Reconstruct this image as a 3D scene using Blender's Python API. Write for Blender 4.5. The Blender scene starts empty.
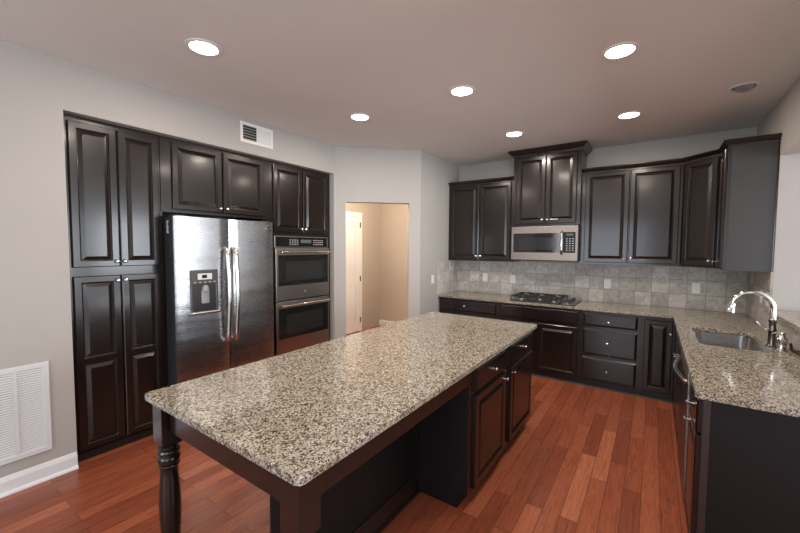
import bpy, bmesh, math, random
from mathutils import Vector, Matrix
random.seed(7)
R = math.radians
S = bpy.context.scene
COL = S.collection

# ------------------------------------------------------------------ camera
cd = bpy.data.cameras.new('camera'); cam = bpy.data.objects.new('camera', cd); COL.objects.link(cam)
cd.sensor_width = 36.0; cd.lens = 364.919 * 36 / 800; cd.clip_start = 0.05
_y, _p, _r = R(34.767), R(-2.992), R(0.359)
fwd = Vector((-math.sin(_y)*math.cos(_p), math.cos(_y)*math.cos(_p), math.sin(_p)))
rt = Vector((math.cos(_y), math.sin(_y), 0)); up = rt.cross(fwd)
r2 = rt*math.cos(_r) + up*math.sin(_r); u2 = -rt*math.sin(_r) + up*math.cos(_r)
M = Matrix((r2, u2, -fwd)).transposed().to_4x4(); M.translation = (3.344, -5.239, 1.588)
cam.matrix_world = M
S.camera = cam

# ------------------------------------------------------------------ exposure, sky, daylight
S.view_settings.view_transform = 'Standard'; S.view_settings.look = 'None'
S.view_settings.gamma = 1.0; S.view_settings.use_curve_mapping = False
S.view_settings.exposure = 0.36
W = bpy.data.worlds.new('sky'); S.world = W; W.use_nodes = True
bg = W.node_tree.nodes['Background']; bg.inputs[0].default_value = (0.72, 0.84, 1.0, 1); bg.inputs[1].default_value = 2.0
def area(name, loc, rot, sx, sy, power, col):
    l = bpy.data.lights.new(name, 'AREA'); l.shape = 'RECTANGLE'; l.size = sx; l.size_y = sy
    l.energy = power; l.color = col
    o = bpy.data.objects.new(name, l); COL.objects.link(o); o.location = loc; o.rotation_euler = rot
    return o
DAY = (0.87, 0.935, 1.0)
# daylight coming in through the window openings (rear wall and the family room's far wall)
area('window_daylight', (1.9, -8.62, 1.35), (R(90), 0, 0), 2.6, 2.1, 52, DAY)
area('window_daylight', (6.2, -8.62, 1.35), (R(90), 0, 0), 2.8, 2.1, 62, DAY)
area('window_daylight', (8.62, -2.2, 1.45), (R(90), 0, R(90)), 3.4, 1.9, 240, DAY)
CAN_POWER = 9.0
CAN_COL = (1.0, 0.88, 0.76)

# ------------------------------------------------------------------ materials
def newmat(name, base=(.5,.5,.5), rough=.5, metal=0.0, spec=.5, coat=0.0, coat_rough=.1):
    m = bpy.data.materials.new(name); m.use_nodes = True
    b = m.node_tree.nodes['Principled BSDF']
    b.inputs['Base Color'].default_value = (*base, 1); b.inputs['Roughness'].default_value = rough
    b.inputs['Metallic'].default_value = metal; b.inputs['Specular IOR Level'].default_value = spec
    b.inputs['Coat Weight'].default_value = coat; b.inputs['Coat Roughness'].default_value = coat_rough
    return m
def nt(m): return m.node_tree, m.node_tree.nodes, m.node_tree.links, m.node_tree.nodes['Principled BSDF']
def objco(n, l, scale=(1,1,1), rot=(0,0,0), loc=(0,0,0), src='Object'):
    t = n.new('ShaderNodeTexCoord'); mp = n.new('ShaderNodeMapping')
    mp.inputs['Scale'].default_value = scale; mp.inputs['Rotation'].default_value = rot; mp.inputs['Location'].default_value = loc
    l.new(t.outputs[src], mp.inputs['Vector']); return mp.outputs['Vector']
def noise(n, l, vec, scale, detail=3, rough=.55):
    x = n.new('ShaderNodeTexNoise'); x.inputs['Scale'].default_value = scale; x.inputs['Detail'].default_value = detail
    x.inputs['Roughness'].default_value = rough; l.new(vec, x.inputs['Vector']); return x
def ramp(n, l, fac, stops, interp='LINEAR'):
    r = n.new('ShaderNodeValToRGB'); cr = r.color_ramp; cr.interpolation = interp
    while len(cr.elements) < len(stops): cr.elements.new(.5)
    for e, (p, c) in zip(cr.elements, stops): e.position = p; e.color = (*c, 1)
    l.new(fac, r.inputs['Fac']); return r
def bump(n, l, b, height, strength, dist=.01):
    k = n.new('ShaderNodeBump'); k.inputs['Strength'].default_value = strength; k.inputs['Distance'].default_value = dist
    l.new(height, k.inputs['Height']); l.new(k.outputs['Normal'], b.inputs['Normal']); return k
def mixc(n, l, a, c, fac, mode='MULTIPLY'):
    x = n.new('ShaderNodeMix'); x.data_type = 'RGBA'; x.blend_type = mode
    if isinstance(fac, float): x.inputs['Factor'].default_value = fac
    else: l.new(fac, x.inputs['Factor'])
    for s, v in (('A', a), ('B', c)):
        i = [q for q in x.inputs if q.name == s and q.type == 'RGBA'][0]
        if isinstance(v, tuple): i.default_value = (*v, 1)
        else: l.new(v, i)
    return [q for q in x.outputs if q.type == 'RGBA'][0]

def paint(name, c, rough=.75):
    m = newmat(name, c, rough, spec=.3); t, n, l, b = nt(m)
    v = objco(n, l); x = noise(n, l, v, 160, 2); bump(n, l, b, x.outputs['Fac'], .08, .002)
    y = noise(n, l, v, .8, 2)
    r = ramp(n, l, y.outputs['Fac'], [(.3, tuple(q*.97 for q in c)), (.7, tuple(min(1, q*1.03) for q in c))])
    l.new(r.outputs['Color'], b.inputs['Base Color']); return m
WALL = paint('wall_paint', (.42, .40, .375))
CEIL = paint('ceiling_paint', (.70, .69, .655))
HALL = paint('hall_paint', (.42, .365, .31))
TRIM = newmat('white_trim', (.72, .73, .74), .35)
WHITE = newmat('white_plastic', (.75, .75, .74), .4)
GRILLE = newmat('white_grille', (.66, .67, .69), .45)
DARK = newmat('duct_shade', (.012, .012, .012), .8)

def cabinet_mat():
    m = newmat('espresso_wood', (.012, .0075, .007), .26, spec=.36, coat=.38, coat_rough=.13); t, n, l, b = nt(m)
    v = objco(n, l, (26, 26, 1.4)); x = noise(n, l, v, 3.0, 5, .6)
    r = ramp(n, l, x.outputs['Fac'], [(.3, (.0105, .0062, .005)), (.7, (.0145, .0086, .0068))])
    l.new(r.outputs['Color'], b.inputs['Base Color'])
    return m
CAB = cabinet_mat()
PANEL = newmat('espresso_panel', (.009, .0074, .0078), .38, spec=.20)
def panel_tex():
    t, n, l, b = nt(PANEL)
    v = objco(n, l, (1, 1, 1)); x = noise(n, l, v, 260, 2)
    bump(n, l, b, x.outputs['Fac'], .05, .002)
panel_tex()
STILE = newmat('glossy_stile', (.014, .011, .011), .30, spec=.6, coat=.5, coat_rough=.2)
SHEEN_SIDE = newmat('sheen_lightened_side', (.030, .027, .025), .44, spec=.6)  # satin cabinet side, base colour lightened to carry its reflected sheen
TOE = newmat('toe_board', (.008, .006, .006), .45)

def granite_mat():
    m = newmat('speckled_granite', (.4, .36, .3), .10, spec=.5); t, n, l, b = nt(m)
    v = objco(n, l)
    w = noise(n, l, v, 60, 2)
    add = n.new('ShaderNodeVectorMath'); add.operation = 'MULTIPLY_ADD'
    l.new(w.outputs['Color'], add.inputs[0]); add.inputs[1].default_value = (.006, .006, .006); l.new(v, add.inputs[2])
    vo = n.new('ShaderNodeTexVoronoi'); vo.inputs['Scale'].default_value = 205; vo.inputs['Randomness'].default_value = 1
    l.new(add.outputs[0], vo.inputs['Vector'])
    sep = n.new('ShaderNodeSeparateColor'); l.new(vo.outputs['Color'], sep.inputs['Color'])
    r = ramp(n, l, sep.outputs[0], [(0, (.030, .026, .023)), (.13, (.10, .082, .064)), (.25, (.215, .18, .14)),
                                    (.38, (.36, .315, .25)), (.68, (.46, .415, .34)), (.90, (.56, .53, .46))], 'CONSTANT')
    vo2 = n.new('ShaderNodeTexVoronoi'); vo2.inputs['Scale'].default_value = 100; l.new(add.outputs[0], vo2.inputs['Vector'])
    sep2 = n.new('ShaderNodeSeparateColor'); l.new(vo2.outputs['Color'], sep2.inputs['Color'])
    r2_ = ramp(n, l, sep2.outputs[1], [(0, (.42, .37, .32)), (.14, (.82, .80, .78)), (.45, (1, 1, 1))], 'CONSTANT')
    c = mixc(n, l, r.outputs['Color'], r2_.outputs['Color'], 1.0)
    l.new(c, b.inputs['Base Color'])
    return m
GRAN = granite_mat()

def floor_mat():
    m = newmat('cherry_hardwood', (.2, .07, .04), .24, spec=.5); t, n, l, b = nt(m)
    v = objco(n, l, (1, 1, 1), (0, 0, R(90)))
    br = n.new('ShaderNodeTexBrick'); br.offset = .37; br.offset_frequency = 2; br.squash = 1
    br.inputs['Scale'].default_value = 1; br.inputs['Brick Width'].default_value = .82; br.inputs['Row Height'].default_value = .098
    br.inputs['Mortar Size'].default_value = .0016; br.inputs['Mortar Smooth'].default_value = .2; br.inputs['Bias'].default_value = 0
    br.inputs['Color1'].default_value = (0, 0, 0, 1); br.inputs['Color2'].default_value = (1, 1, 1, 1); br.inputs['Mortar'].default_value = (.5, .5, .5, 1)
    l.new(v, br.inputs['Vector'])
    plank = ramp(n, l, br.outputs['Color'], [(0, (.235, .060, .029)), (.5, (.305, .082, .039)), (.85, (.37, .107, .052)), (1, (.46, .15, .076))])
    g = n.new('ShaderNodeTexCoord'); mp = n.new('ShaderNodeMapping'); mp.inputs['Scale'].default_value = (26, 1.5, 1)
    l.new(g.outputs['Object'], mp.inputs['Vector'])
    off = n.new('ShaderNodeVectorMath'); off.operation = 'MULTIPLY_ADD'
    l.new(br.outputs['Color'], off.inputs[0]); off.inputs[1].default_value = (7, 9, 5); l.new(mp.outputs[0], off.inputs[2])
    gr = noise(n, l, off.outputs[0], 3.2, 6, .65)
    gr.inputs['Distortion'].default_value = 1.2
    gc = ramp(n, l, gr.outputs['Fac'], [(.30, (.58, .55, .52)), (.5, (.95, .95, .95)), (.72, (1.16, 1.16, 1.16))])
    c = mixc(n, l, plank.outputs['Color'], gc.outputs['Color'], 1.0)
    c2 = mixc(n, l, c, (.085, .028, .016), br.outputs['Fac'], 'MIX')
    l.new(c2, b.inputs['Base Color'])
    rr = n.new('ShaderNodeMapRange'); rr.inputs['To Min'].default_value = .16; rr.inputs['To Max'].default_value = .28
    l.new(gr.outputs['Fac'], rr.inputs['Value']); l.new(rr.outputs[0], b.inputs['Roughness'])
    inv = n.new('ShaderNodeMath'); inv.operation = 'SUBTRACT'; inv.inputs[0].default_value = 1; l.new(br.outputs['Fac'], inv.inputs[1])
    bump(n, l, b, inv.outputs[0], .35, .002)
    return m
FLOOR = floor_mat()

def tile_mat(name, axis):
    m = newmat(name, (.3, .28, .26), .45, spec=.4); t, n, l, b = nt(m)
    tc = n.new('ShaderNodeTexCoord'); sp = n.new('ShaderNodeSeparateXYZ'); l.new(tc.outputs['Object'], sp.inputs[0])
    cb = n.new('ShaderNodeCombineXYZ')
    l.new(sp.outputs['X' if axis == 'x' else 'Y'], cb.inputs[0]); l.new(sp.outputs['Z'], cb.inputs[1])
    mp = n.new('ShaderNodeMapping'); mp.inputs['Location'].default_value = (-(4.166 % .1655) if axis == 'x' else 0.0, -.913 + .1635*6, 0)
    l.new(cb.outputs[0], mp.inputs['Vector'])
    br = n.new('ShaderNodeTexBrick'); br.offset = 0; br.squash = 1
    br.inputs['Scale'].default_value = 1; br.inputs['Brick Width'].default_value = .1655; br.inputs['Row Height'].default_value = .1635
    br.inputs['Mortar Size'].default_value = .0022; br.inputs['Mortar Smooth'].default_value = .3; br.inputs['Bias'].default_value = 0
    br.inputs['Color1'].default_value = (0, 0, 0, 1); br.inputs['Color2'].default_value = (1, 1, 1, 1); br.inputs['Mortar'].default_value = (.5, .5, .5, 1)
    l.new(mp.outputs[0], br.inputs['Vector'])
    base = ramp(n, l, br.outputs['Color'], [(0, (.40, .37, .33)), (.55, (.47, .44, .40)), (1, (.57, .54, .50))])
    off = n.new('ShaderNodeVectorMath'); off.operation = 'MULTIPLY_ADD'
    l.new(br.outputs['Color'], off.inputs[0]); off.inputs[1].default_value = (3, 5, 7); l.new(tc.outputs['Object'], off.inputs[2])
    x = noise(n, l, off.outputs[0], 14, 6, .65); x.inputs['Distortion'].default_value = .8
    mo = ramp(n, l, x.outputs['Fac'], [(.3, (.68, .66, .64)), (.52, (1, 1, 1)), (.70, (1.25, 1.25, 1.25))])
    c = mixc(n, l, base.outputs['Color'], mo.outputs['Color'], 1.0)
    c2 = mixc(n, l, c, (.20, .19, .175), br.outputs['Fac'], 'MIX')
    l.new(c2, b.inputs['Base Color'])
    inv = n.new('ShaderNodeMath'); inv.operation = 'SUBTRACT'; inv.inputs[0].default_value = 1; l.new(br.outputs['Fac'], inv.inputs[1])
    bump(n, l, b, inv.outputs[0], .5, .003)
    return m
TILEX = tile_mat('stone_tile_facing_room', 'x'); TILEY = tile_mat('stone_tile_on_side', 'y')

def steel_mat(name, c, rough, scale=(2, 2, 90), bs=.05, wave=0):
    m = newmat(name, c, rough, 1.0); t, n, l, b = nt(m)
    v = objco(n, l, scale); x = noise(n, l, v, 6, 3)
    rr = n.new('ShaderNodeMapRange'); rr.inputs['To Min'].default_value = rough*.8; rr.inputs['To Max'].default_value = rough*1.3
    l.new(x.outputs['Fac'], rr.inputs['Value']); l.new(rr.outputs[0], b.inputs['Roughness'])
    k = bump(n, l, b, x.outputs['Fac'], bs, .002)
    if wave:
        v2 = objco(n, l, (.5, .3, 4.5)); y = noise(n, l, v2, 1.6, 1)
        k2 = n.new('ShaderNodeBump'); k2.inputs['Strength'].default_value = wave; k2.inputs['Distance'].default_value = .05
        l.new(y.outputs['Fac'], k2.inputs['Height']); l.new(k2.outputs['Normal'], k.inputs['Normal'])
    return m
STEEL = steel_mat('brushed_steel', (.44, .44, .45), .26, bs=.015, wave=.12)
OVENST = steel_mat('oven_steel', (.38, .36, .34), .30)
MWST = steel_mat('warm_steel', (.27, .235, .208), .40)
CHROME = newmat('polished_chrome', (.78, .77, .76), .10, 1.0)
NICKEL = newmat('brushed_nickel', (.58, .56, .53), .22, 1.0)
SINKST = newmat('sink_steel', (.60, .59, .58), .20, 1.0)
BRONZE = newmat('dark_nickel', (.20, .18, .16), .25, 1.0)
BLACK = newmat('black_plastic', (.012, .012, .013), .3)
GLASS = newmat('black_glass', (.012, .012, .012), .06, spec=.6)
MESH = newmat('door_screen', (.022, .022, .022), .10, spec=.5)
IRON = newmat('cast_iron', (.014, .014, .014), .5)
SIDE = newmat('grey_enamel', (.028, .030, .033), .35)
KEYS = newmat('keypad_black', (.014, .015, .017), .45, spec=.2)
DISP = newmat('dispenser_grey', (.055, .054, .055), .25)
GREYP = newmat('grey_plastic', (.26, .26, .26), .35)
BTN = newmat('button_print', (.30, .31, .32), .5)
STICK = newmat('sticker_paper', (.62, .63, .62), .5)
def emis(name, c, s):
    m = newmat(name, c, .4); t, n, l, b = nt(m)
    b.inputs['Emission Color'].default_value = (*c, 1); b.inputs['Emission Strength'].default_value = s; return m
LAMP = emis('lit_lamp', (1, .97, .93), 9.0)
LCD = emis('lcd_panel', (.06, .08, .09), .3)

# ------------------------------------------------------------------ mesh helpers
class MB:
    def __init__(s): s.bm = bmesh.new()
    def box(s, x0, x1, y0, y1, z0, z1, bev=0, seg=2):
        g = bmesh.ops.create_cube(s.bm, size=1)['verts']
        for v in g: v.co = Vector(((x0+x1)/2 + v.co.x*(x1-x0), (y0+y1)/2 + v.co.y*(y1-y0), (z0+z1)/2 + v.co.z*(z1-z0)))
        if bev:
            es = list({e for v in g for e in v.link_edges})
            bmesh.ops.bevel(s.bm, geom=es, offset=bev, segments=seg, affect='EDGES', profile=.5)
        return s
    def poly(s, pts):
        vs = [s.bm.verts.new(p) for p in pts]
        return s.bm.faces.new(vs)
    def prism(s, pts, d):                     # closed 3-D outline swept by vector d
        d = Vector(d); a = [s.bm.verts.new(p) for p in pts]; b = [s.bm.verts.new(Vector(p)+d) for p in pts]
        n = len(pts); s.bm.faces.new(a[::-1]); s.bm.faces.new(b)
        for i in range(n): s.bm.faces.new((a[i], a[(i+1) % n], b[(i+1) % n], b[i]))
        return s
    def loft(s, loops, cap0=True, cap1=True, closed=True):
        L = [[s.bm.verts.new(p) for p in lp] for lp in loops]
        n = len(L[0])
        for a, b in zip(L, L[1:]):
            for i in range(n if closed else n-1): s.bm.faces.new((a[i], a[(i+1) % n], b[(i+1) % n], b[i]))
        if cap0: s.bm.faces.new(L[0][::-1])
        if cap1: s.bm.faces.new(L[-1])
        return s
    def lathe(s, prof, c=(0,0,0), axis='z', seg=24):   # prof: (radius, along)
        c = Vector(c); loops = []
        for r, a in prof:
            lp = []
            for i in range(seg):
                t = 2*math.pi*i/seg; p, q = r*math.cos(t), r*math.sin(t)
                lp.append(c + {'z': Vector((p, q, a)), 'y': Vector((p, a, -q)), '-y': Vector((p, -a, q)), 'x': Vector((a, p, q))}[axis])
            loops.append(lp)
        return s.loft(loops)
    def tube(s, pts, rad, seg=12, flat=1.0):
        P = [Vector(p) for p in pts]; loops = []; n = len(P)
        rads = rad if isinstance(rad, (list, tuple)) else [rad]*n
        prev = None
        for i, p in enumerate(P):
            t = (P[min(i+1, n-1)] - P[max(i-1, 0)]).normalized()
            if prev is None:
                u = t.orthogonal().normalized()
                if abs(t.z) < .9: u = Vector((0,0,1)).cross(t).normalized()
            else: u = (prev - t*prev.dot(t)).normalized()
            prev = u; w = t.cross(u)
            loops.append([p + u*rads[i]*math.cos(2*math.pi*k/seg) + w*rads[i]*flat*math.sin(2*math.pi*k/seg) for k in range(seg)])
        return s.loft(loops)
    def ring(s, x0, x1, z0, z1, wd, yb, yf, c=.003):
        a = rect(x0, x1, z0, z1, yb), rect(x0, x1, z0, z1, yf+c), rect(x0+c, x1-c, z0+c, z1-c, yf)
        b = rect(x0+wd-c, x1-wd+c, z0+wd-c, z1-wd+c, yf), rect(x0+wd, x1-wd, z0+wd, z1-wd, yf+c), rect(x0+wd, x1-wd, z0+wd, z1-wd, yb)
        return s.loft([*a, *b, a[0]], False, False)
    def build(s, name, mat, parent=None, smooth=True, ang=35, merge=True):
        bm = s.bm
        if merge: bmesh.ops.remove_doubles(bm, verts=bm.verts, dist=1e-5)
        bmesh.ops.recalc_face_normals(bm, faces=bm.faces)
        if smooth:
            for f in bm.faces: f.smooth = True
            for e in bm.edges:
                if len(e.link_faces) != 2: e.smooth = False; continue
                an_ = e.calc_face_angle(0); a1, a2 = (f.calc_area() for f in e.link_faces)
                e.smooth = not (an_ > R(ang) or (an_ > R(6) and max(a1, a2) > 12*min(a1, a2)))
        me = bpy.data.meshes.new(name); bm.to_mesh(me); bm.free(); me.materials.append(mat)
        o = bpy.data.objects.new(name, me); COL.objects.link(o)
        if parent: o.parent = parent
        return o
def tag(o, label, cat, group=None):
    o['label'] = label; o['category'] = cat
    if group: o['group'] = group
    return o
def thing(name, label, cat, loc=(0,0,0), rot=0, group=None):
    o = bpy.data.objects.new(name, None); COL.objects.link(o); o.empty_display_size = .1
    o.location = loc; o.rotation_euler = (0, 0, rot)
    return tag(o, label, cat, group)
def struct(name, mb, mat, parent=None, **k):
    o = mb.build(name, mat, parent, **k)
    if not parent: o['kind'] = 'structure'
    return o
def box(name, mat, parent, *a, **k): return MB().box(*a, **k).build(name, mat, parent)
def copy_tree(o, parent=None):
    c = o.copy(); COL.objects.link(c)
    if parent: c.parent = parent
    for ch in [q for q in bpy.data.objects if q.parent is o]: copy_tree(ch, c)
    return c

# door / drawer fronts; local frame: x along the width, -y towards the room, z up
def rect(x0, x1, z0, z1, y): return [(x0, y, z0), (x1, y, z0), (x1, y, z1), (x0, y, z1)]
def door_mb(x0, x1, z0, z1, yb, t=.022, fw=.044, splits=()):
    mb = MB(); zs = [z0, *splits, z1]; yf = yb - t; e = .006
    for i in range(len(zs)-1):
        a, c = zs[i], zs[i+1]; lo, hi = i == 0, i == len(zs)-2
        ma = fw if lo else fw*.5; mc = fw if hi else fw*.5
        L = [rect(x0, x1, a, c, yb), rect(x0, x1, a, c, yf+e), rect(x0+e, x1-e, a+(e if lo else 0), c-(e if hi else 0), yf)]
        for ins, dp in ((0, 0), (.003, .002), (.005, .010), (.010, .012), (.034, .002), (.036, .001)):
            L.append(rect(x0+fw+ins, x1-fw-ins, a+ma+ins, c-mc-ins, yf+dp))
        mb.loft(L)
    return mb
def slab_mb(x0, x1, z0, z1, yb, t=.022, bv=.014):
    yf = yb - t
    return MB().loft([rect(x0, x1, z0, z1, yb), rect(x0, x1, z0, z1, yf+.009), rect(x0+bv*.35, x1-bv*.35, z0+bv*.35, z1-bv*.35, yf+.004),
                      rect(x0+bv, x1-bv, z0+bv, z1-bv, yf)])
def knob(x, z, y, parent):
    return MB().lathe([(.0085, 0), (.0085, .002), (.0045, .004), (.0045, .014), (.009, .017), (.0135, .021), (.0135, .025), (.010, .029), (.004, .031)],
                      (x, y, z), '-y', 16).build('knob', CHROME, parent)
def add_door(par, x0, x1, z0, z1, yb, kx=None, kz=None, splits=(), fw=.044, t=.022):
    d = door_mb(x0, x1, z0, z1, yb, t, fw, splits).build('door', CAB, par, ang=9)
    if kx is not None: knob(kx, kz, yb-t, d)
    return d
def add_drawer(par, x0, x1, z0, z1, yb, kx=None, kz=None, t=.022, bv=.014):
    d = slab_mb(x0, x1, z0, z1, yb, t, bv).build('drawer', CAB, par, ang=9)
    if kx is not None: knob(kx, kz if kz else (z0+z1)/2, yb-t, d)
    return d
def sweep(path, prof, cap=True):              # profile (out, up) along a floor-plan path; outward is right of travel
    P = [Vector(p) for p in path]; N = []
    for a, b in zip(P, P[1:]):
        d = (b-a).normalized(); N.append(Vector((d.y, -d.x)))
    loops = []
    for i, p in enumerate(P):
        if i == 0: m = N[0]
        elif i == len(P)-1: m = N[-1]
        else: m = (N[i-1]+N[i]) / (1+N[i-1].dot(N[i]))
        loops.append([(p.x+m.x*o, p.y+m.y*o, z) for o, z in prof])
    return MB().loft(loops)
def rrect(x0, x1, y0, y1, r, z, n=6):
    out = []
    for cx, cy, a in ((x1-r, y1-r, 0), (x0+r, y1-r, 90), (x0+r, y0+r, 180), (x1-r, y0+r, 270)):
        for k in range(n+1):
            t = R(a + 90*k/n); out.append((cx+r*math.cos(t), cy+r*math.sin(t), z))
    return out

# ------------------------------------------------------------------ the setting
H = 2.851; XC = .819; XR = 4.174; YA = -1.872; YP = -1.138
RT = 2.513; RY0, RY1 = -4.466, -1.897
struct('floor', MB().box(-2.2, 9, -9, 1.2, -.1, 0), FLOOR, smooth=False)
struct('ceiling', MB().box(-2.2, 9, -9, 1.2, H, H+.1), CEIL, smooth=False)
wl = MB(); wl.box(-.15, 0, -9, RY0, 0, H); wl.box(-.15, 0, RY0, RY1, RT, H); wl.box(-.15, 0, RY1, YA, 0, H)
struct('wall_left', wl, WALL, smooth=False)
wa = MB(); wa.box(-.95, -.85, RY0-.1, RY1+.02, 0, RT+.1); wa.box(-.85, -.15, RY0-.1, RY0, 0, RT); wa.box(-.85, -.15, RY1, RY1+.02, 0, RT); wa.box(-.85, -.15, RY0, RY1, RT, RT+.1)
struct('wall_alcove', wa, WALL, smooth=False)
# angled wall with the open doorway
P0 = Vector((0, YA, 0)); P1 = Vector((XC, YP, 0)); d = (P1-P0); Ld = d.length; d.normalize(); nin = Vector((-d.y, d.x, 0))
def ang_prism(s0, s1, z0, z1, t=.125):
    a = P0+d*s0; b = P0+d*s1
    return [a+Vector((0,0,z0)), b+Vector((0,0,z0)), b+nin*t+Vector((0,0,z0)), a+nin*t+Vector((0,0,z0))], (0, 0, z1-z0)
O0, O1, OT = .118*Ld, .862*Ld, 2.165
an = MB(); an.prism(*ang_prism(0, O0, 0, H)); an.prism(*ang_prism(O1, Ld, 0, H)); an.prism(*ang_prism(O0, O1, OT, H))
struct('wall_angled', an, WALL, smooth=False)
struct('wall_return', MB().box(XC-.12, XC, YP+.001, 0, 0, H), WALL, smooth=False)
struct('wall_back', MB().box(XC-.12, XR+.3, 0, .12, 0, H), WALL, smooth=False)
OP = -.952; LZ = 1.06
wr = MB(); wr.box(XR, XR+.24, OP, 0, 0, H); wr.box(XR, XR+.24, -3.12, OP, 0, LZ); wr.box(XR, XR+.24, -3.12, OP, 2.365, H); wr.box(XR, XR+.24, -3.45, -3.12, 0, H)
struct('wall_right', wr, WALL, smooth=False)
# hallway beyond the doorway
hw = MB(); hw.box(-1.32, -1.203, -1.9, .6, 0, H)
struct('wall_hall_left', hw, HALL, smooth=False)
struct('wall_hall_back', MB().box(-1.32, XC-.12, .6, .72, 0, H), HALL, smooth=False)
struct('wall_hall_right', MB().box(XC-.14, XC-.121, YP+.2, .6, 0, H), HALL, smooth=False)
struct('wall_hall_near', MB().box(-1.2, -.02, -1.875, -1.80, 0, H), HALL, smooth=False)
# hall door (white, two panels, hinged on the right)
dr = thing('door_1', 'white', 'door', (-1.203, -.895, 0), R(90)); del dr['label']; del dr['category']; dr['kind'] = 'structure'
L = [rect(0, .84, .01, 2.14, -.006), rect(0, .84, .01, 2.14, -.03)]
MB().box(0, .84, -.02, -.006, .01, 2.14).build('door_slab', TRIM, dr)
fr = MB()
for a, b, c, e in ((0, .12, .01, 2.14), (.72, .84, .01, 2.14), (.12, .72, .01, .22), (.12, .72, 1.98, 2.14), (.12, .72, .86, 1.04)):
    fr.box(a, b, -.032, -.02, c, e)
fr.build('stiles_and_rails', TRIM, dr)
for z0, z1 in ((.22, .86), (1.04, 1.98)):
    MB().loft([rect(.13, .71, z0+.01, z1-.01, -.02), rect(.17, .67, z0+.05, z1-.05, -.03)]).build('raised_panel', TRIM, dr)
cs = MB(); cs.box(-.08, -.005, -.02, 0, 0, 2.23); cs.box(.846, .92, -.02, 0, 0, 2.23); cs.box(-.08, .92, -.022, 0, 2.15, 2.23)
cs.build('door_casing', TRIM, dr)
for z in (.22, 1.0, 2.0):
    MB().box(.838, .862, -.040, -.022, z-.05, z+.05, bev=.003).build('hinge', BRONZE, dr)
# baseboards
BBP = [(0, 0), (.016, 0), (.016, .085), (.011, .098), (.006, .112), (0, .115)]
def baseboard(name, path, prof=BBP): return struct(name, sweep(path, prof), TRIM, smooth=False)
baseboard('baseboard_left', [(0, RY0-.002), (0, -9)][::-1])
sh = [(0.016, 0), (.032, 0), (.030, .010), (.024, .018), (.016, .021)]
baseboard('trim_1', [(0, -9), (0, RY0-.002)], sh)
baseboard('baseboard_angled', [tuple((P0+d*.0)[:2]), tuple((P0+d*O0)[:2])])
baseboard('baseboard_hall', [(-1.203, -1.8), (-1.203, -.94)])
baseboard('baseboard_hall_back', [(-1.203, .6), (XC-.14, .6)])
# tile
ZU = 1.404
struct('wall_tile_back', MB().box(XC+.012, XR-.012, -.012, 0, .916, ZU+.03), TILEX, smooth=False)
struct('wall_tile_left', MB().box(XC, XC+.012, -.655, 0, .916, ZU), TILEY, smooth=False)
tr = MB(); tr.box(XR-.012, XR, OP+.006, 0, .916, ZU); tr.box(XR-.012, XR, -3.05, OP+.006, .916, LZ)
struct('wall_tile_right', tr, TILEY, smooth=False)
# rest of the open-plan room behind the camera, with its windows
rw = MB(); rw.box(-.15, .6, -8.85, -8.7, 0, H); rw.box(.6, 3.2, -8.85, -8.7, 2.4, H); rw.box(.6, 3.2, -8.85, -8.7, 0, .3); rw.box(3.2, 4.8, -8.85, -8.7, 0, H)
rw.box(4.8, 7.6, -8.85, -8.7, 2.4, H); rw.box(4.8, 7.6, -8.85, -8.7, 0, .3); rw.box(7.6, 8.85, -8.85, -8.7, 0, H)
struct('wall_rear', rw, WALL, smooth=False)
fw_ = MB(); fw_.box(8.7, 8.85, -8.7, -3.9, 0, H); fw_.box(8.7, 8.85, -3.9, -.5, 2.4, H); fw_.box(8.7, 8.85, -3.9, -.5, 0, .5); fw_.box(8.7, 8.85, -.5, .12, 0, H)
struct('wall_family_room', fw_, WALL, smooth=False)
struct('wall_family_room_end', MB().box(XR+.3, 8.85, 0, .12, 0, H), WALL, smooth=False)
for i, (a, b, z0) in enumerate(((.6, 3.2, .3), (4.8, 7.6, .3))):
    w = MB(); w.box(a, b, -8.84, -8.76, z0, z0+.07); w.box(a, b, -8.84, -8.76, 2.33, 2.4); w.box(a, a+.07, -8.84, -8.76, z0, 2.4); w.box(b-.07, b, -8.84, -8.76, z0, 2.4); w.box((a+b)/2-.04, (a+b)/2+.04, -8.84, -8.76, z0, 2.4)
    struct('window_%d' % (i+1), w, TRIM, smooth=False)
w = MB(); w.box(8.76, 8.84, -3.9, -.5, .5, .57); w.box(8.76, 8.84, -3.9, -.5, 2.33, 2.4)
for y in (-3.9, -2.83, -1.72, -.57): w.box(8.76, 8.84, y, y+.07, .5, 2.4)
struct('window_3', w, TRIM, smooth=False)

# ------------------------------------------------------------------ tall cabinets in the left alcove (local x = world y, front towards +x)
A = R(90)
FX = -.074                                    # face-frame plane; doors stand 22 mm proud
def LX(y): return y                           # local x when the empty sits at world (FX, 0)
t = thing('pantry_cabinet', 'tall dark pantry cabinet with four raised-panel doors, at the left end of the alcove', 'cabinet', (FX, -4.15, 0), A)
o = 4.15
box('carcass', CAB, t, -4.462+o, -3.852+o, 0, .60, .0, 2.508)
box('toe_board', TOE, t, -4.462+o, -3.852+o, -.012, -.001, .002, .055)
add_door(t, -4.436+o, -4.153+o, 1.428, 2.468, 0, -4.172+o, 1.468)
add_door(t, -4.143+o, -3.868+o, 1.428, 2.468, 0, -4.122+o, 1.468)
add_door(t, -4.436+o, -4.153+o, .072, 1.362, 0, -4.172+o, 1.322, splits=(.735,))
add_door(t, -4.143+o, -3.868+o, .072, 1.362, 0, -4.122+o, 1.322, splits=(.735,))
t = thing('bridge_cabinet', 'wide dark two-door cabinet above the refrigerator', 'cabinet', (FX, -3.31, 0), A); o = 3.31
box('carcass', CAB, t, -3.846+o, -2.802+o, 0, .60, 1.878, 2.508)
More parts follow.
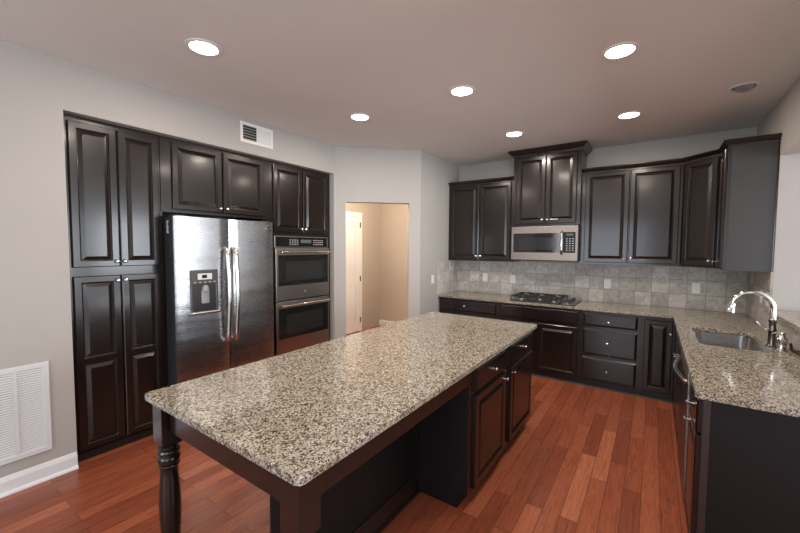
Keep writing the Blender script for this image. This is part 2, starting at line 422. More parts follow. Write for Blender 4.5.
box('side_panel', CAB, t, -3.850+o, -3.838+o, 0.002, .60, 0, 1.876)
box('side_panel', CAB, t, -2.816+o, -2.802+o, 0.002, .60, 0, 1.876)
add_door(t, -3.760+o, -3.322+o, 1.905, 2.478, 0, -3.348+o, 1.945)
add_door(t, -3.308+o, -2.868+o, 1.905, 2.478, 0, -3.282+o, 1.945)
t = thing('oven_cabinet', 'tall dark cabinet around the double wall oven, with two doors on top', 'cabinet', (FX, -2.35, 0), A); o = 2.35
c = MB(); c.box(-2.800+o, -1.900+o, 0, .60, 1.722, 2.508); c.box(-2.800+o, -2.765+o, 0, .60, .36, 1.722); c.box(-1.935+o, -1.900+o, 0, .60, .36, 1.722); c.box(-2.800+o, -1.900+o, 0, .60, 0, .36)
c.build('carcass', CAB, t)
add_door(t, -2.748+o, -2.354+o, 1.752, 2.478, 0, -2.378+o, 1.792)
add_door(t, -2.342+o, -1.945+o, 1.752, 2.478, 0, -2.318+o, 1.792)
add_drawer(t, -2.748+o, -1.945+o, .10, .335, 0, (-2.35)+o)

def emblem(x, z, y, r, par, mat=CHROME):
    e = MB().lathe([(r, 0), (r, .0015), (r*.85, .002), (r*.80, .001), (.0005, .001)], (x, y, z), '-y', 24).build('emblem', mat, par)
    g = MB()
    for a in range(4):
        th = R(45+90*a); c0 = Vector((x+math.cos(th)*r*.42, y-.0018, z+math.sin(th)*r*.42))
        g.tube([c0+Vector((math.cos(q)*r*.26, 0, math.sin(q)*r*.26)) for q in [R(th*57.3+k*30) for k in range(10)]], r*.07, 6)
    g.build('monogram', GREYP, e)
    return e
# double wall oven
t = thing('wall_oven', 'stainless double wall oven with two black glass doors, set in the tall cabinet', 'oven', (FX, -2.35, 0), A); o = 2.35
ox0, ox1 = -2.748+o, -1.952+o
box('oven_body', BLACK, t, -2.762+o, -1.938+o, .002, .55, .365, 1.718)
p = box('control_panel', OVENST, t, ox0, ox1, -.020, .001, 1.578, 1.708, bev=.004)
box('control_glass', GLASS, p, ox0+.018, ox1-.018, -.0225, -.0195, 1.588, 1.698)
box('display', LCD, p, ox0+.36, ox0+.52, -.0240, -.022, 1.632, 1.672)
for i in range(3):
    for j in range(4): box('button', BTN, p, ox0+.20+j*.034, ox0+.222+j*.034, -.0238, -.022, 1.612+i*.024, 1.622+i*.024)
    for j in range(5): box('button', BTN, p, ox0+.55+j*.034, ox0+.572+j*.034, -.0238, -.022, 1.612+i*.024, 1.622+i*.024)
def oven_door(z0, z1, band_top, par, logo):
    w = box('oven_door', OVENST, par, ox0, ox1, -.040, -.001, z0, z1, bev=.006)
    box('door_glass', GLASS, w, ox0+.032, ox1-.022, -.0425, -.039, z0+band_top, z1-.078, bev=.001)
    box('window_screen', MESH, w, ox0+.13, ox1-.11, -.0435, -.042, z0+band_top+.05, z1-.15)
    h = MB().tube([(ox0+.035+(ox1-ox0-.07)*i/12, -.085-.012*math.sin(math.pi*i/12), z1-.045) for i in range(13)], .0135, 12).build('handle', NICKEL, w)
    for hx in (ox0+.06, ox1-.06): MB().box(hx-.012, hx+.012, -.088, -.038, z1-.055, z1-.035, bev=.003).build('handle_post', NICKEL, w)
    if logo: emblem((ox0+ox1)/2, z0+band_top*.5, -.040, .024, w)
oven_door(.985, 1.572, .165, t, True)
oven_door(.398, .972, .150, t, False)
k = MB(); k.box(ox0, ox1, -.016, .001, .368, .394)
k.build('vent_trim', OVENST, t)

# refrigerator
t = thing('refrigerator', 'large stainless side-by-side refrigerator with an ice and water dispenser, between the pantry and the ovens', 'refrigerator', (.055, -3.35, 0), A); o = 3.35
fx0, fx1, fm = -3.847+o, -2.900+o, -3.378+o
box('cabinet_body', SIDE, t, fx0+.017, fx1-.004, 0.002, .62, .03, 1.825, bev=.006)
def fdoor(x0, x1):
    n = 10; prof = []
    for i in range(n+1):
        u = i/n; x = x0 + (x1-x0)*u
        prof.append((x, -.082 - .004*(1-(2*u-1)**2) + (.012 if i in (0, n) else 0)))
    out = [(x0, -.002)] + prof + [(x1, -.002)]
    return MB().prism([(x, y, .10) for x, y in out], (0, 0, 1.735))
fd = fdoor(fx0, fm-.004).build('freezer_door', STEEL, t)
rd = fdoor(fm+.004, fx1).build('refrigerator_door', STEEL, t)
box('base_grille', BLACK, t, fx0+.01, fx1-.01, -.05, .0, .02, .095)
box('hinge_cover', BLACK, t, fx0+.02, fx0+.12, -.06, .06, 1.826, 1.848, bev=.006)
box('hinge_cover', BLACK, t, fx1-.12, fx1-.02, -.06, .06, 1.826, 1.848, bev=.006)
# doors' dark side shows on the left; energy sticker near its top
box('door_side_gasket', SIDE, fd, fx0-.002, fx0+.004, -.072, -.004, .10, 1.835)
k = box('rating_sticker', STICK, t, fx0+.0152, fx0+.0168, .008, .074, 1.695, 1.80)
MB().box(fx0+.0146, fx0+.0154, .026, .052, 1.755, 1.787).build('sticker_mark', BLACK, k)
MB().box(fx0+.0146, fx0+.0154, .024, .054, 1.712, 1.742).build('sticker_text', GREYP, k)
def fhandle(x, par):
    pts = [(x, -.090, .72), (x, -.125, .735), (x, -.137, .78)]
    pts += [(x, -.137-.022*math.sin(math.pi*i/14), .80+.70*i/14) for i in range(15)]
    pts += [(x, -.137, 1.52), (x, -.125, 1.555), (x, -.090, 1.57)]
    MB().tube(pts, .021, 14, flat=.9).build('handle', NICKEL, par)
fhandle(fm-.042, fd); fhandle(fm+.036, rd)
emblem(fx1-.075, 1.77, -.083, .020, rd)
dz0, dz1, dx0, dx1 = 1.005, 1.384, -3.730+o, -3.492+o
y0 = -.0885
pn = MB(); pn.box(dx0, dx1, y0-.006, y0+.006, 1.258, dz1, bev=.004); pn.box(dx0, dx0+.022, y0-.006, y0+.006, dz0+.02, 1.262, bev=.002); pn.box(dx1-.022, dx1, y0-.006, y0+.006, dz0+.02, 1.262, bev=.002)
dp = pn.build('dispenser_panel', DISP, fd)
box('dispenser_cavity', BLACK, dp, dx0+.02, dx1-.02, y0-.003, y0+.004, dz0+.02, 1.262)
box('control_display', STICK, dp, dx0+.06, dx1-.055, y0-.0085, y0-.0055, 1.300, 1.352, bev=.001)
box('lcd', GLASS, dp, dx0+.095, dx1-.10, y0-.0098, y0-.008, 1.312, 1.340)
for i in range(5): box('button', BTN, dp, dx0+.028+i*.042, dx0+.048+i*.042, y0-.0075, y0-.0055, 1.272, 1.282)
MB().box(dx0+.085, dx0+.155, y0-.016, y0, 1.09, 1.21, bev=.008).build('dispenser_paddle', GREYP, dp)
MB().lathe([(.028, 0), (.028, .03), (.018, .05)], (dx0+.12, y0-.012, 1.20), 'z', 16).build('ice_chute', GREYP, dp)
MB().box(dx0-.006, dx1+.006, y0-.034, y0+.004, dz0-.005, dz0+.022, bev=.006).build('drip_tray', NICKEL, dp)
k = MB()
for i in range(12): k.box(dx0+.014+i*.0178, dx0+.023+i*.0178, y0-.030, y0-.006, dz0+.0215, dz0+.024)
k.build('tray_grid', BLACK, dp)

# ------------------------------------------------------------------ wall cabinets on the back wall
CROWN = [(0, 0), (.006, 0), (.010, .012), (.022, .020), (.034, .034), (.040, .040), (.040, .050), (0, .050)]
def crown(path, z0, sc=1.0): return sweep(path, [(o*sc, z0+u*sc) for o, u in CROWN])
ZT = 2.492
def upper(name_label, x0, x1, split, z0, z1, depth, dl, dr_, kz=.07):
    t = thing('wall_cabinet', name_label, 'cabinet', ((x0+x1)/2, -depth, 0), 0); cx = (x0+x1)/2
    box('carcass', CAB, t, x0-cx, x1-cx, 0, depth-.001, z0, z1)
    add_door(t, dl-cx, split-.004-cx, z0+.022, z1-.016, 0, split-.030-cx, z0+kz)
    add_door(t, split+.004-cx, dr_-cx, z0+.022, z1-.016, 0, split+.030-cx, z0+kz)
    return t
u1 = upper('dark two-door wall cabinet left of the microwave, next to the side wall', .8215, 1.790, 1.300, ZU, ZT, .33, .856, 1.752)
u2 = upper('tallest dark two-door wall cabinet, directly above the microwave', 1.798, 2.602, 2.205, 1.878, 2.765, .395, 1.840, 2.562)
u3 = upper('wide dark two-door wall cabinet right of the microwave', 2.630, 3.574, 3.100, ZU, ZT, .33, 2.650, 3.552)
box('filler_strip', CAB, u3, 2.6035-3.102, 2.6298-3.102, .002, .30, ZU, ZT)
tag(crown([(.8215, -.33), (1.790, -.33)], ZT+.001).build('crown_molding', CAB), 'short dark crown molding on the left wall cabinet by the side wall', 'molding', 'crown moldings')
tag(crown([(1.798, -.001), (1.798, -.395), (2.602, -.395), (2.602, -.001)], 2.7665, 1.62).build('crown_molding', CAB), 'dark crown molding wrapping three sides of the tall cabinet above the microwave', 'molding', 'crown moldings')
cp = [(2.6038, -.33), (3.574, -.33), (3.855, -.611), (3.855, -.930), (XR-.001, -.930)]
tag(crown(cp, ZT+.001).build('crown_molding', CAB), 'long bent dark crown molding over the corner and right-hand wall cabinets', 'molding', 'crown moldings')
# diagonal corner cabinet
t = thing('corner_wall_cabinet', 'dark single-door wall cabinet set diagonally across the corner', 'cabinet', (3.715, -.471, 0), R(-45))
cw = Vector((3.715, -.471, 0)); rot = Matrix.Rotation(R(45), 3, 'Z')
outl = [(3.5755, -.331), (3.8545, -.610), (XR-.002, -.610), (XR-.002, -.002), (3.5755, -.002)]
MB().prism([rot @ (Vector((x, y, ZU))-cw) for x, y in outl], (0, 0, ZT-ZU)).build('carcass', CAB, t)
add_door(t, -.166, .166, ZU+.022, ZT-.016, -.0005, .138, ZU+.07, fw=.046)
# right wall cabinet
t = thing('wall_cabinet', 'dark wall cabinet on the right wall, its plain end panel facing the room', 'cabinet', (3.855, -.771, 0), R(-90)); o = -.754
box('carcass', CAB, t, -.1585, .1545, 0, XR-3.855-.001, ZU, ZT)
add_door(t, -.128, .136, ZU+.022, ZT-.016, 0, -.102, ZU+.07, fw=.046)
box('end_panel', SHEEN_SIDE, t, .1545, .1590, .022, XR-3.855-.012, ZU-.004, ZT)
box('end_stile', STILE, t, .1545, .1600, 0, .021, ZU-.004, ZT)
box('scribe_strip', CAB, t, .1545, .1680, XR-3.855-.012, XR-3.855-.001, ZU-.004, ZT)

# microwave
t = thing('microwave', 'stainless over-the-range microwave with a black glass door', 'microwave', (2.2, -.435, 0), 0)
mx0, mx1, mz0, mz1 = -.398, .400, 1.437, 1.866
box('housing', OVENST, t, mx0+.002, mx1-.002, .002, .42, mz0+.004, mz1)
f = box('door_frame', MWST, t, mx0, mx1, -.022, .001, mz0, mz1, bev=.005)
box('door_glass', GLASS, f, mx0+.028, .188, -.0245, -.021, mz0+.098, mz1-.088, bev=.001)
box('window_screen', MESH, f, mx0+.10, .160, -.0255, -.024, mz0+.135, mz1-.145)
box('keypad', KEYS, f, .238, mx1-.028, -.0245, -.021, mz0+.098, mz1-.080, bev=.001)
for r_ in range(6):
    for c_ in range(3): box('button', BTN, f, .268+c_*.034, .288+c_*.034, -.0258, -.024, mz0+.122+r_*.028, mz0+.134+r_*.028)
MB().box(.27, .348, -.0258, -.024, mz1-.122, mz1-.100).build('display', LCD, f)
MB().tube([(.222, -.022, mz0+.085), (.222, -.050, mz0+.10)] + [(.222, -.058-.008*math.sin(math.pi*i/8), mz0+.115+(.215)*i/8) for i in range(9)] + [(.222, -.050, mz1-.085), (.222, -.022, mz1-.07)], .0155, 12, flat=.8).build('handle', NICKEL, f)
emblem(.02, mz1-.040, -.022, .012, f)
box('vent_louver', BLACK, t, mx0+.01, mx1-.01, .01, .36, mz0-.010, mz0+.003)

# ------------------------------------------------------------------ base cabinets
CT = .884
def base(label, x0, x1, name='base_cabinet', y=-.61):
    t = thing(name, label, 'cabinet', ((x0+x1)/2, y, 0), 0); cx = (x0+x1)/2
    box('carcass', CAB, t, x0-cx, x1-cx, 0, -y-.014, .085, CT-.001)
    box('toe_board', TOE, t, x0-cx, x1-cx, .022, .030, 0, .086)
    k = MB().prism([(x0-cx, .022, 0), (x0-cx, .006, 0), (x0-cx, .010, .010), (x0-cx, .022, .018)], (x1-x0, 0, 0)); k.build('shoe_strip', TOE, t)
    return t, cx
t, cx = base('dark base cabinet at the left end of the back wall run, with one wide drawer', .834, 1.697)
add_drawer(t, .850-cx, 1.672-cx, .712, .862, 0, 1.235-cx, .787)
add_door(t, .850-cx, 1.257-cx, .095, .680, 0, 1.225-cx, .64); add_door(t, 1.265-cx, 1.672-cx, .095, .680, 0, 1.297-cx, .64)
t, cx = base('dark base cabinet under the gas cooktop, with a plain false front over its doors', 1.698, 2.682)
add_drawer(t, 1.722-cx, 2.652-cx, .712, .862, 0)
add_door(t, 1.722-cx, 2.183-cx, .092, .672, 0, 2.150-cx, .63); add_door(t, 2.200-cx, 2.652-cx, .092, .672, 0)
t, cx = base('dark base cabinet with three stacked drawers, right of the cooktop', 2.683, 3.262)
for z0, z1, kz in ((.712, .862, .770), (.382, .682, .535), (.092, .352, .215)): add_drawer(t, 2.706-cx, 3.232-cx, z0, z1, 0, 2.960-cx, kz, bv=.022)
t, cx = base('narrow dark corner base cabinet with one raised-panel door', 3.263, 3.553, 'corner_base_cabinet')
add_door(t, 3.290-cx, 3.532-cx, .092, .848, 0, 3.517-cx, .722, fw=.045)
# right-hand run (front towards -x)
XF = 3.562
t = thing('sink_base_cabinet', 'dark base cabinet under the sink on the right-hand run', 'cabinet', (XF, -1.27, 0), R(-90)); o = -1.27
box('face_frame', CAB, t, -.63, .645, 0, .018, .085, CT-.001)
box('side_panel', CAB, t, -.63, -.612, .018, .58, .085, .66); box('side_panel', CAB, t, .646, .664, .018, .58, .085, .66)
box('bottom_panel', CAB, t, -.612, .645, .018, .58, .085, .105)
box('toe_board', TOE, t, -.63, .645, .05, .058, 0, .086)
add_door(t, -.25, .18, .095, .848, 0, .15, .70); add_door(t, .195, .630, .095, .848, 0, .225, .70)
t = thing('dishwasher', 'dishwasher with a bowed metal handle, right of the sink cabinet in the right-hand run', 'dishwasher', (XF, -2.262, 0), R(-90))
box('tub', BLACK, t, -.308, .308, .002, .56, .02, CT-.006)
f = box('door_panel', BLACK, t, -.305, .308, -.026, .001, .10, .872, bev=.003)
box('door_edge', NICKEL, f, .3082, .3092, -.0255, -.020, .11, .865)
box('control_strip', OVENST, f, -.305, .308, -.0275, -.0255, .80, .872)
MB().tube([(-.29, -.027, .812)] + [(-.285+.57*i/14, -.036-.040*math.sin(math.pi*i/14), .812) for i in range(15)] + [(.29, -.027, .812)], .013, 12).build('handle', CHROME, f)
t = thing('base_cabinet', 'dark end base cabinet nearest the viewer in the right-hand run, with drawer and door', 'cabinet', (XF, -2.805, 0), R(-90))
box('carcass', CAB, t, -.232, .213, 0, .590, .085, CT-.001)
box('toe_board', TOE, t, -.232, .213, .05, .058, 0, .086)
add_drawer(t, -.220, .195, .705, .862, 0, .02, .785)
add_door(t, -.220, .195, .095, .690, 0, -.09, .655)
box('end_panel', PANEL, t, .213, .221, .030, .596, 0, CT-.001)
box('end_stile', STILE, t, .213, .225, 0, .030, 0, CT-.001, bev=.002)

# ------------------------------------------------------------------ worktops
def slab_from(outer, holes, z0, z1, bev=.004):
    bm = bmesh.new(); es = []
    for lp in [outer]+holes:
        vs = [bm.verts.new((x, y, z1)) for x, y in lp]
        es += [bm.edges.new((vs[i], vs[(i+1) % len(vs)])) for i in range(len(vs))]
    bmesh.ops.triangle_fill(bm, edges=es, use_beauty=True)
    fs = bm.faces[:]
    ex = bmesh.ops.extrude_face_region(bm, geom=fs)
    for v in [g for g in ex['geom'] if isinstance(g, bmesh.types.BMVert)]: v.co.z = z0
    bmesh.ops.recalc_face_normals(bm, faces=bm.faces)
    tops = [e for e in bm.edges if e.is_manifold and e.calc_face_angle(0) > R(60) and abs(e.verts[0].co.z-e.verts[1].co.z) < 1e-6]
    bmesh.ops.bevel(bm, geom=tops, offset=bev, segments=2, affect='EDGES', profile=.5)
    m = MB(); m.bm.free(); m.bm = bm; return m
SX0, SX1, SY0, SY1 = 3.635, 4.020, -1.910, -1.205
outer = [(XC+.0135, -.0135), (XC+.0135, -.648), (3.530, -.648), (3.530, -3.055+.02), (3.550, -3.055), (XR-.0135, -3.055), (XR-.0135, -.0135)]
hole = [(x, y) for x, y, z in rrect(SX0, SX1, SY0, SY1, .07, 0)]
tag(slab_from(outer, [hole], .885, .915).build('countertop', GRAN, ang=10), 'L-shaped speckled granite countertop running along the back wall and around the sink', 'countertop')
ir = [(x, y) for x, y, z in rrect(1.448, 2.522, -4.563, -1.904, .022, 0, 4)]
tag(slab_from(ir, [], .885, .915).build('island_countertop', GRAN, ang=10), 'large rectangular speckled granite top on the kitchen island', 'countertop')
led = [(XR-.045, OP-.004), (XR-.045, -3.10), (XR+.30, -3.10), (XR+.30, OP-.004)]
tag(slab_from(led, [], LZ+.001, LZ+.032).build('bar_ledge', GRAN, ang=10), 'raised granite ledge on the half wall behind the faucet', 'ledge')

# sink
zs = [(.884, 0), (.880, .004), (.74, .012), (.705, .022), (.690, .05)]
mb = MB(); mb.loft([rrect(SX0-.012, SX1+.012, SY0-.012, SY1+.012, .08, .8835)] + [rrect(SX0-.004+i, SX1+.004-i, SY0-.004+i, SY1+.004-i, .075, z-.0006) for z, i in zs], cap0=False)
t = thing('sink', 'stainless undermount sink basin in the granite countertop', 'sink', (3.83, -1.565, .69))
b = mb.build('basin', SINKST, t); b.location = (-3.83, 1.565, -.69)
MB().lathe([(.045, .0006), (.045, .004), (.030, .003), (.028, .001)], (.04, 0, 0), 'z', 20).build('drain', CHROME, t)

# faucet
t = thing('faucet', 'tall chrome gooseneck faucet with pull-down spray head behind the sink', 'faucet', (4.040, -1.70, .9155))
MB().lathe([(.030, 0), (.030, .006), (.024, .012), (.021, .03), (.020, .10), (.023, .11), (.023, .118), (.019, .13), (.019, .165), (.021, .170), (.021, .186), (.0145, .192)], (0,0,0), 'z', 24).build('body', BRONZE, t)
cx, cz, r = -.108, .262, .108
pts = [(0, 0, .185), (0, 0, .225)] + [(cx+r*math.cos(R(a)), 0, cz+r*math.sin(R(a))) for a in range(0, 171, 10)]
g = MB().tube(pts, .0165, 14).build('gooseneck', CHROME, t)
a = R(170); e = Vector((cx+r*math.cos(a), 0, cz+r*math.sin(a))); tg = Vector((-math.sin(a), 0, math.cos(a)))
MB().tube([e-tg*.004, e+tg*.004, e+tg*.014, e+tg*.03, e+tg*.045, e+tg*.062, e+tg*.065], [.017, .021, .021, .022, .026, .029, .022], 16).build('spray_head', CHROME, t)
MB().tube([e+tg*.018+Vector((-.021, 0, 0)), e+tg*.046+Vector((-.027, 0, 0))], .006, 8).build('spray_button', GREYP, t)
MB().tube([(-.015, 0, .105), (-.035, .0, .118), (-.062, 0, .140), (-.078, .0, .160), (-.084, 0, .166)], [.007, .0065, .006, .0075, .005], 10).build('lever', CHROME, t)
t = thing('soap_dispenser', 'small nickel soap dispenser beside the base of the faucet', 'soap dispenser', (4.068, -1.80, .9155))
MB().lathe([(.032, 0), (.032, .006), (.024, .012), (.022, .040), (.030, .052), (.030, .078), (.022, .088), (.017, .105), (.022, .112), (.020, .125), (.008, .131)], (0,0,0), 'z', 18).build('body', NICKEL, t)
MB().tube([(0, 0, .112), (-.025, 0, .116), (-.05, 0, .108)], [.006, .006, .005], 8).build('spout', NICKEL, t)
mb = MB().tube([(4.125, -1.74, .955), (4.122, -1.765, .938), (4.118, -1.80, .926), (4.120, -1.84, .925), (4.130, -1.875, .929), (4.138, -1.905, .932), (4.138, -1.945, .928), (4.13, -1.98, .925)], [.007, .009, .009, .009, .013, .015, .012, .006], 10)
tag(mb.build('cord', BLACK), 'short black cord lying on the granite against the tiled half wall', 'cord')

# cooktop
t = thing('cooktop', 'black gas cooktop with cast iron grates and knobs on its right side', 'cooktop', (2.222, -.335, .9155)); t.scale = (.95, 1, 1.12)
box('glass_top', BLACK, t, -.405, .405, -.255, .245, 0, .010, bev=.003)
box('knob_strip', OVENST, t, .255, .395, -.235, .225, .0095, .013, bev=.001)
for i, (bx, by, br_) in enumerate(((-.29, -.12, .042), (-.29, .12, .036), (-.07, 0, .055), (.13, -.12, .036), (.13, .12, .042))):
    b_ = MB().lathe([(br_+.012, .010), (br_+.012, .014), (br_, .016), (br_, .026), (br_*.9, .028)], (bx, by, 0), 'z', 20).build('burner', NICKEL, t)
    MB().lathe([(br_*.82, .0285), (br_*.82, .035), (br_*.6, .037), (.002, .037)], (bx, by, 0), 'z', 20).build('burner_cap', IRON, b_)
def grate(x0, x1, y0, y1):
    m = MB(); z0, z1, w = .046, .058, .006; h = .0115
    for y in (y0, y1): m.box(x0, x1, y-w, y+w, z0, z1, bev=.002)
    for x in (x0, x1): m.box(x-w, x+w, y0, y1, z0, z1, bev=.002)
    ym = (y0+y1)/2; xm = (x0+x1)/2
    m.box(x0, x1, ym-w, ym+w, z0, z1, bev=.002)
    for yy in ((y0+ym)/2, (y1+ym)/2):
        m.box(x0, xm-.03, yy-.005, yy+.005, z0, z1+.004, bev=.002); m.box(xm+.03, x1, yy-.005, yy+.005, z0, z1+.004, bev=.002)
    m.box(xm-.005, xm+.005, y0, (y0+ym)/2-.03, z0, z1+.004, bev=.002); m.box(xm-.005, xm+.005, (y1+ym)/2+.03, y1, z0, z1+.004, bev=.002)
    for x in (x0, x1):
        for y in (y0, y1): m.prism([(x-w, y-w, .0102), (x+w, y-w, .0102), (x+w, y+w, .0102), (x-w, y+w, .0102)], (0, 0, .038))
    m.build('grate', IRON, t)
grate(-.39, -.175, -.235, .225); grate(-.165, .020, -.235, .225); grate(.030, .235, -.235, .225)
for i in range(5):
    MB().lathe([(.020, .0132), (.020, .018), (.016, .022), (.015, .040), (.012, .042)], (.325, -.19+i*.09, 0), 'z', 16).build('knob', BLACK, t)

# ------------------------------------------------------------------ kitchen island
t = thing('kitchen_island', 'dark wooden kitchen island base with drawers, doors and an open knee space on turned legs', 'kitchen island', (2.0, -3.2, 0), R(90))
def I(x, y): return (y+3.2, -(x-2.0))         # world to island frame: local x = y+3.2, local y = 2-x
def ibox(name, mat, x0, x1, y0, y1, z0, z1, bev=0): return box(name, mat, t, y0+3.2, y1+3.2, 2.0-x1, 2.0-x0, z0, z1, bev=bev)
IX = 2.475
ibox('carcass', CAB, 1.56, IX, -3.262, -1.930, .098, .884)
ibox('toe_board', TOE, 1.62, 2.412, -3.255, -1.945, 0, .098)
ibox('end_panel', PANEL, 2.118, 2.413, -3.270, -3.2622, 0, .884)
ibox('end_panel_front', PANEL, 2.413, IX-.001, -3.270, -3.2622, .098, .884)
yb = 2.0-IX
add_drawer(t, -3.200+3.2, -2.665+3.2, .715, .862, yb, -2.925+3.2, .788)
add_drawer(t, -2.545+3.2, -1.968+3.2, .715, .862, yb, -2.255+3.2, .788)
add_door(t, -3.200+3.2, -2.665+3.2, .110, .690, yb, -2.690+3.2, .650)
add_door(t, -2.545+3.2, -1.968+3.2, .110, .690, yb, -2.520+3.2, .650)
ibox('back_panel', PANEL, 2.103, 2.117, -4.365, -3.2625, 0, .884)
k = MB().prism([(-4.365+3.2, 2-2.117, 0), (-4.365+3.2, 2-2.134, 0), (-4.365+3.2, 2-2.134, .10), (-4.365+3.2, 2-2.126, .118), (-4.365+3.2, 2-2.117, .120)], (1.092, 0, 0)); k.build('base_molding', CAB, t)
k = MB().prism([(-4.365+3.2, 2-2.1345, 0), (-4.365+3.2, 2-2.150, 0), (-4.365+3.2, 2-2.147, .010), (-4.365+3.2, 2-2.1345, .018)], (1.092, 0, 0)); k.build('shoe_strip', CAB, t)
ibox('corner_bead', CAB, 2.118, 2.136, -3.290, -3.2705, .121, .775)
ibox('apron', CAB, 1.572, 2.40, -4.505, -4.485, .745, .884)
ibox('apron', CAB, 2.455, 2.475, -4.445, -3.2705, .775, .884)
ibox('apron', CAB, 1.50, 1.52, -4.445, -3.2625, .775, .884)
LEG = [(.038, .6685), (.040, .667), (.040, .662), (.034, .656), (.034, .652), (.044, .647), (.0475, .638), (.044, .629), (.037, .624), (.045, .616), (.0485, .604), (.045, .592), (.037, .586),
       (.037, .582), (.044, .578), (.045, .572), (.040, .566), (.037, .555), (.038, .52), (.043, .45), (.046, .38), (.045, .32), (.039, .22), (.031, .13), (.027, .09), (.035, .082), (.037, .073), (.031, .064), (.035, .04), (.037, .02), (.031, .001)]
def leg(x, y):
    m = MB(); lx, ly = I(x, y); h = .0455
    m.box(lx-h, lx+h, ly-h, ly+h, .678, .884, bev=.003)
    m.loft([[(lx+sx*s, ly+sy*s, z) for sx, sy in ((-1,-1),(1,-1),(1,1),(-1,1))] for s, z in ((h-.001, .6785), (h*.80, .668))])
    m.lathe(LEG, (lx, ly, 0), 'z', 28); m.build('leg', CAB, t)
leg(1.515, -4.490); leg(2.441, -4.490)

# ------------------------------------------------------------------ wall fittings
# return-air grille low on the left wall
t = thing('return_air_grille', 'large white louvered return-air grille low on the left wall', 'vent', (0, -4.90, .5), A)
gz0, gz1, gx0, gx1 = -.305, .305, -.305, .305
m = MB(); m.ring(gx0, gx1, gz0, gz1, .035, 0, -.012)
for x in (-.142, .0, .142): m.box(x-.010, x+.010, -.011, 0, gz0+.03, gz1-.03)
m.build('frame', GRILLE, t)
m = MB(); n = 34
for i in range(n):
    z = gz0+.042+i*(gz1-gz0-.084)/(n-1)
    m.prism([(gx0+.03, -.009, z-.006), (gx0+.03, -.0075, z-.006), (gx0+.03, -.0015, z+.005), (gx0+.03, -.003, z+.005)], (gx1-gx0-.06, 0, 0))
m.build('louvers', GRILLE, t)
box('duct_backing', GREYP, t, gx0+.03, gx1-.03, -.0012, 0, gz0+.03, gz1-.03)
# supply register high on the left wall
t = thing('supply_register', 'small white air register high on the left wall above the refrigerator', 'vent', (0, -2.978, 2.712), A)
m = MB(); m.ring(-.185, .185, -.098, .098, .028, 0, -.006, .002); m.box(-.008, .008, -.006, 0, -.075, .075)
m.build('frame', WHITE, t)
box('duct_shade_sheet', DARK, t, -.158, -.006, -.0012, 0, -.075, .075)  # flat dark sheet painted in for the shade inside the duct
m = MB()
for i in range(6): m.box(-.157, -.006, -.0055, -.0015, -.066+i*.026, -.059+i*.026)
m.build('louvers', GREYP, t)
m = MB()
for i in range(14): m.box(.012+i*.0103, .0195+i*.0103, -.0055, -.001, -.074, .074)
m.box(.006, .158, -.0015, 0, -.075, .075)
m.build('closed_louvers', WHITE, t)
# outlet plates on the tile
def plate(x, y, z, rot, label, kind):
    t = thing('outlet' if kind != 'switch' else 'light_switch', label, 'outlet' if kind != 'switch' else 'light switch', (x, y, z), rot, 'white wall plates')
    box('cover_plate', WHITE, t, -.037, .037, -.006, 0, -.060, .060, bev=.003)
    if kind == 'switch':
        MB().box(-.016, .016, -.0095, -.005, -.032, .032, bev=.002).build('rocker', WHITE, t)
    else:
        for dz in (-.020, .020):
            f_ = MB().box(-.016, .016, -.008, -.005, dz-.014, dz+.014, bev=.002).build('socket', WHITE, t)
            MB().box(-.007, -.005, -.0084, -.0078, dz-.004, dz+.006).box(.005, .007, -.0084, -.0078, dz-.004, dz+.006).build('slots', GREYP, f_)
plate(1.277, -.012, 1.147, 0, 'leftmost white outlet on the back tile, left of the cooktop', 'outlet')
plate(1.692, -.012, 1.140, 0, 'white outlet on the back tile just left of the cooktop below the microwave', 'outlet')
plate(2.882, -.012, 1.152, 0, 'white outlet on the back tile just right of the cooktop', 'outlet')
plate(3.748, -.012, 1.155, 0, 'white outlet on the back tile beneath the diagonal corner cabinet', 'outlet')
plate(XR-.012, -.655, 1.165, R(-90), 'white wall plate on the right tile nearer the corner, behind the faucet arc', 'switch')
plate(XR-.012, -.870, 1.165, R(-90), 'white wall plate on the right tile nearer the pass-through opening', 'outlet')
plate(XC, -.80, 1.147, R(90), 'white switch plate on the painted side wall left of the back counter', 'switch')

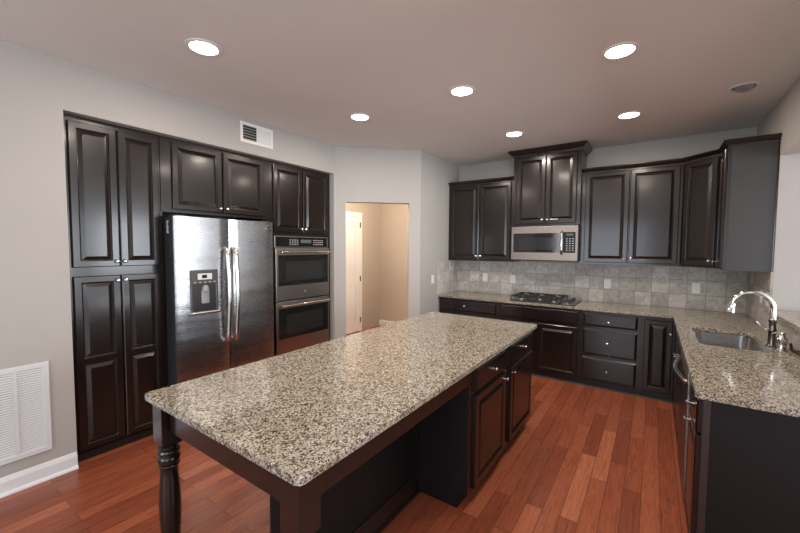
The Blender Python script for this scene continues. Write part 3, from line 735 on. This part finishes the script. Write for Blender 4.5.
# ------------------------------------------------------------------ ceiling fittings
def can(x, y, label, lit=True):
    t = thing('recessed_light' if lit else 'ceiling_speaker', label, 'ceiling light' if lit else 'ceiling light', (x, y, H), 0, 'recessed ceiling lights' if lit else None)
    MB().lathe([(.108, -.0005), (.108, -.004), (.098, -.008), (.084, -.006), (.080, -.0005)], (0,0,0), 'z', 36).build('trim_ring', WHITE, t)
    MB().lathe([(.080, -.0006), (.079, -.0050), (.03, -.0075), (.0005, -.008)], (0,0,0), 'z', 36).build('lamp', LAMP, t)
    l = bpy.data.lights.new('lamp_light', 'AREA'); l.shape = 'DISK'; l.size = .15; l.energy = CAN_POWER; l.color = CAN_COL
    o = bpy.data.objects.new('lamp_light', l); COL.objects.link(o); o.parent = t; o.location = (0, 0, -.012)
for x, y, lab in ((.945, -3.990, 'lit recessed ceiling light in front of the pantry cabinet, nearest of the left row'),
                  (.955, -2.495, 'lit recessed ceiling light in front of the wall oven, far end of the left row'),
                  (2.029, -2.484, 'lit recessed ceiling light over the far half of the island'),
                  (3.122, -2.468, 'lit recessed ceiling light nearest the viewer in the right row'),
                  (2.028, -1.143, 'lit recessed ceiling light in front of the tall microwave cabinet'),
                  (3.108, -1.120, 'lit recessed ceiling light in front of the wide right wall cabinet'),
                  (2.030, -3.985, 'lit recessed ceiling light over the near half of the island, above the picture'),
                  (3.120, -3.980, 'lit recessed ceiling light above the viewer')):
    can(x, y, lab)
t = thing('gimbal_light', 'unlit recessed ceiling fixture with a tilted eyeball lamp, above the sink', 'ceiling light', (3.876, -1.329, H))
MB().lathe([(.100, -.0005), (.100, -.004), (.090, -.009), (.074, -.006), (.070, -.0005)], (0,0,0), 'z', 36).build('trim_ring', GRILLE, t)
g = MB().lathe([(.068, 0), (.066, -.012), (.055, -.026), (.040, -.034), (.038, -.030), (.001, -.030)], (0,0,0), 'z', 28).build('eyeball', GREYP, t)
g.rotation_euler = (R(-14), R(12), 0); g.location = (0, 0, .012)

# hall lamp (the hallway's own ceiling fixture, out of sight above the opening)
t = thing('hall_ceiling_light', 'hallway ceiling light beyond the doorway', 'ceiling light', (.12, -.95, H))
MB().lathe([(.15, -.001), (.15, -.02), (.12, -.06), (.05, -.08), (.001, -.082)], (0,0,0), 'z', 28).build('glass_bowl', LAMP, t)
l = bpy.data.lights.new('lamp_light', 'POINT'); l.energy = 85; l.color = (1, .84, .66); l.shadow_soft_size = .1
o = bpy.data.objects.new('lamp_light', l); COL.objects.link(o); o.parent = t; o.location = (0, 0, -.2)
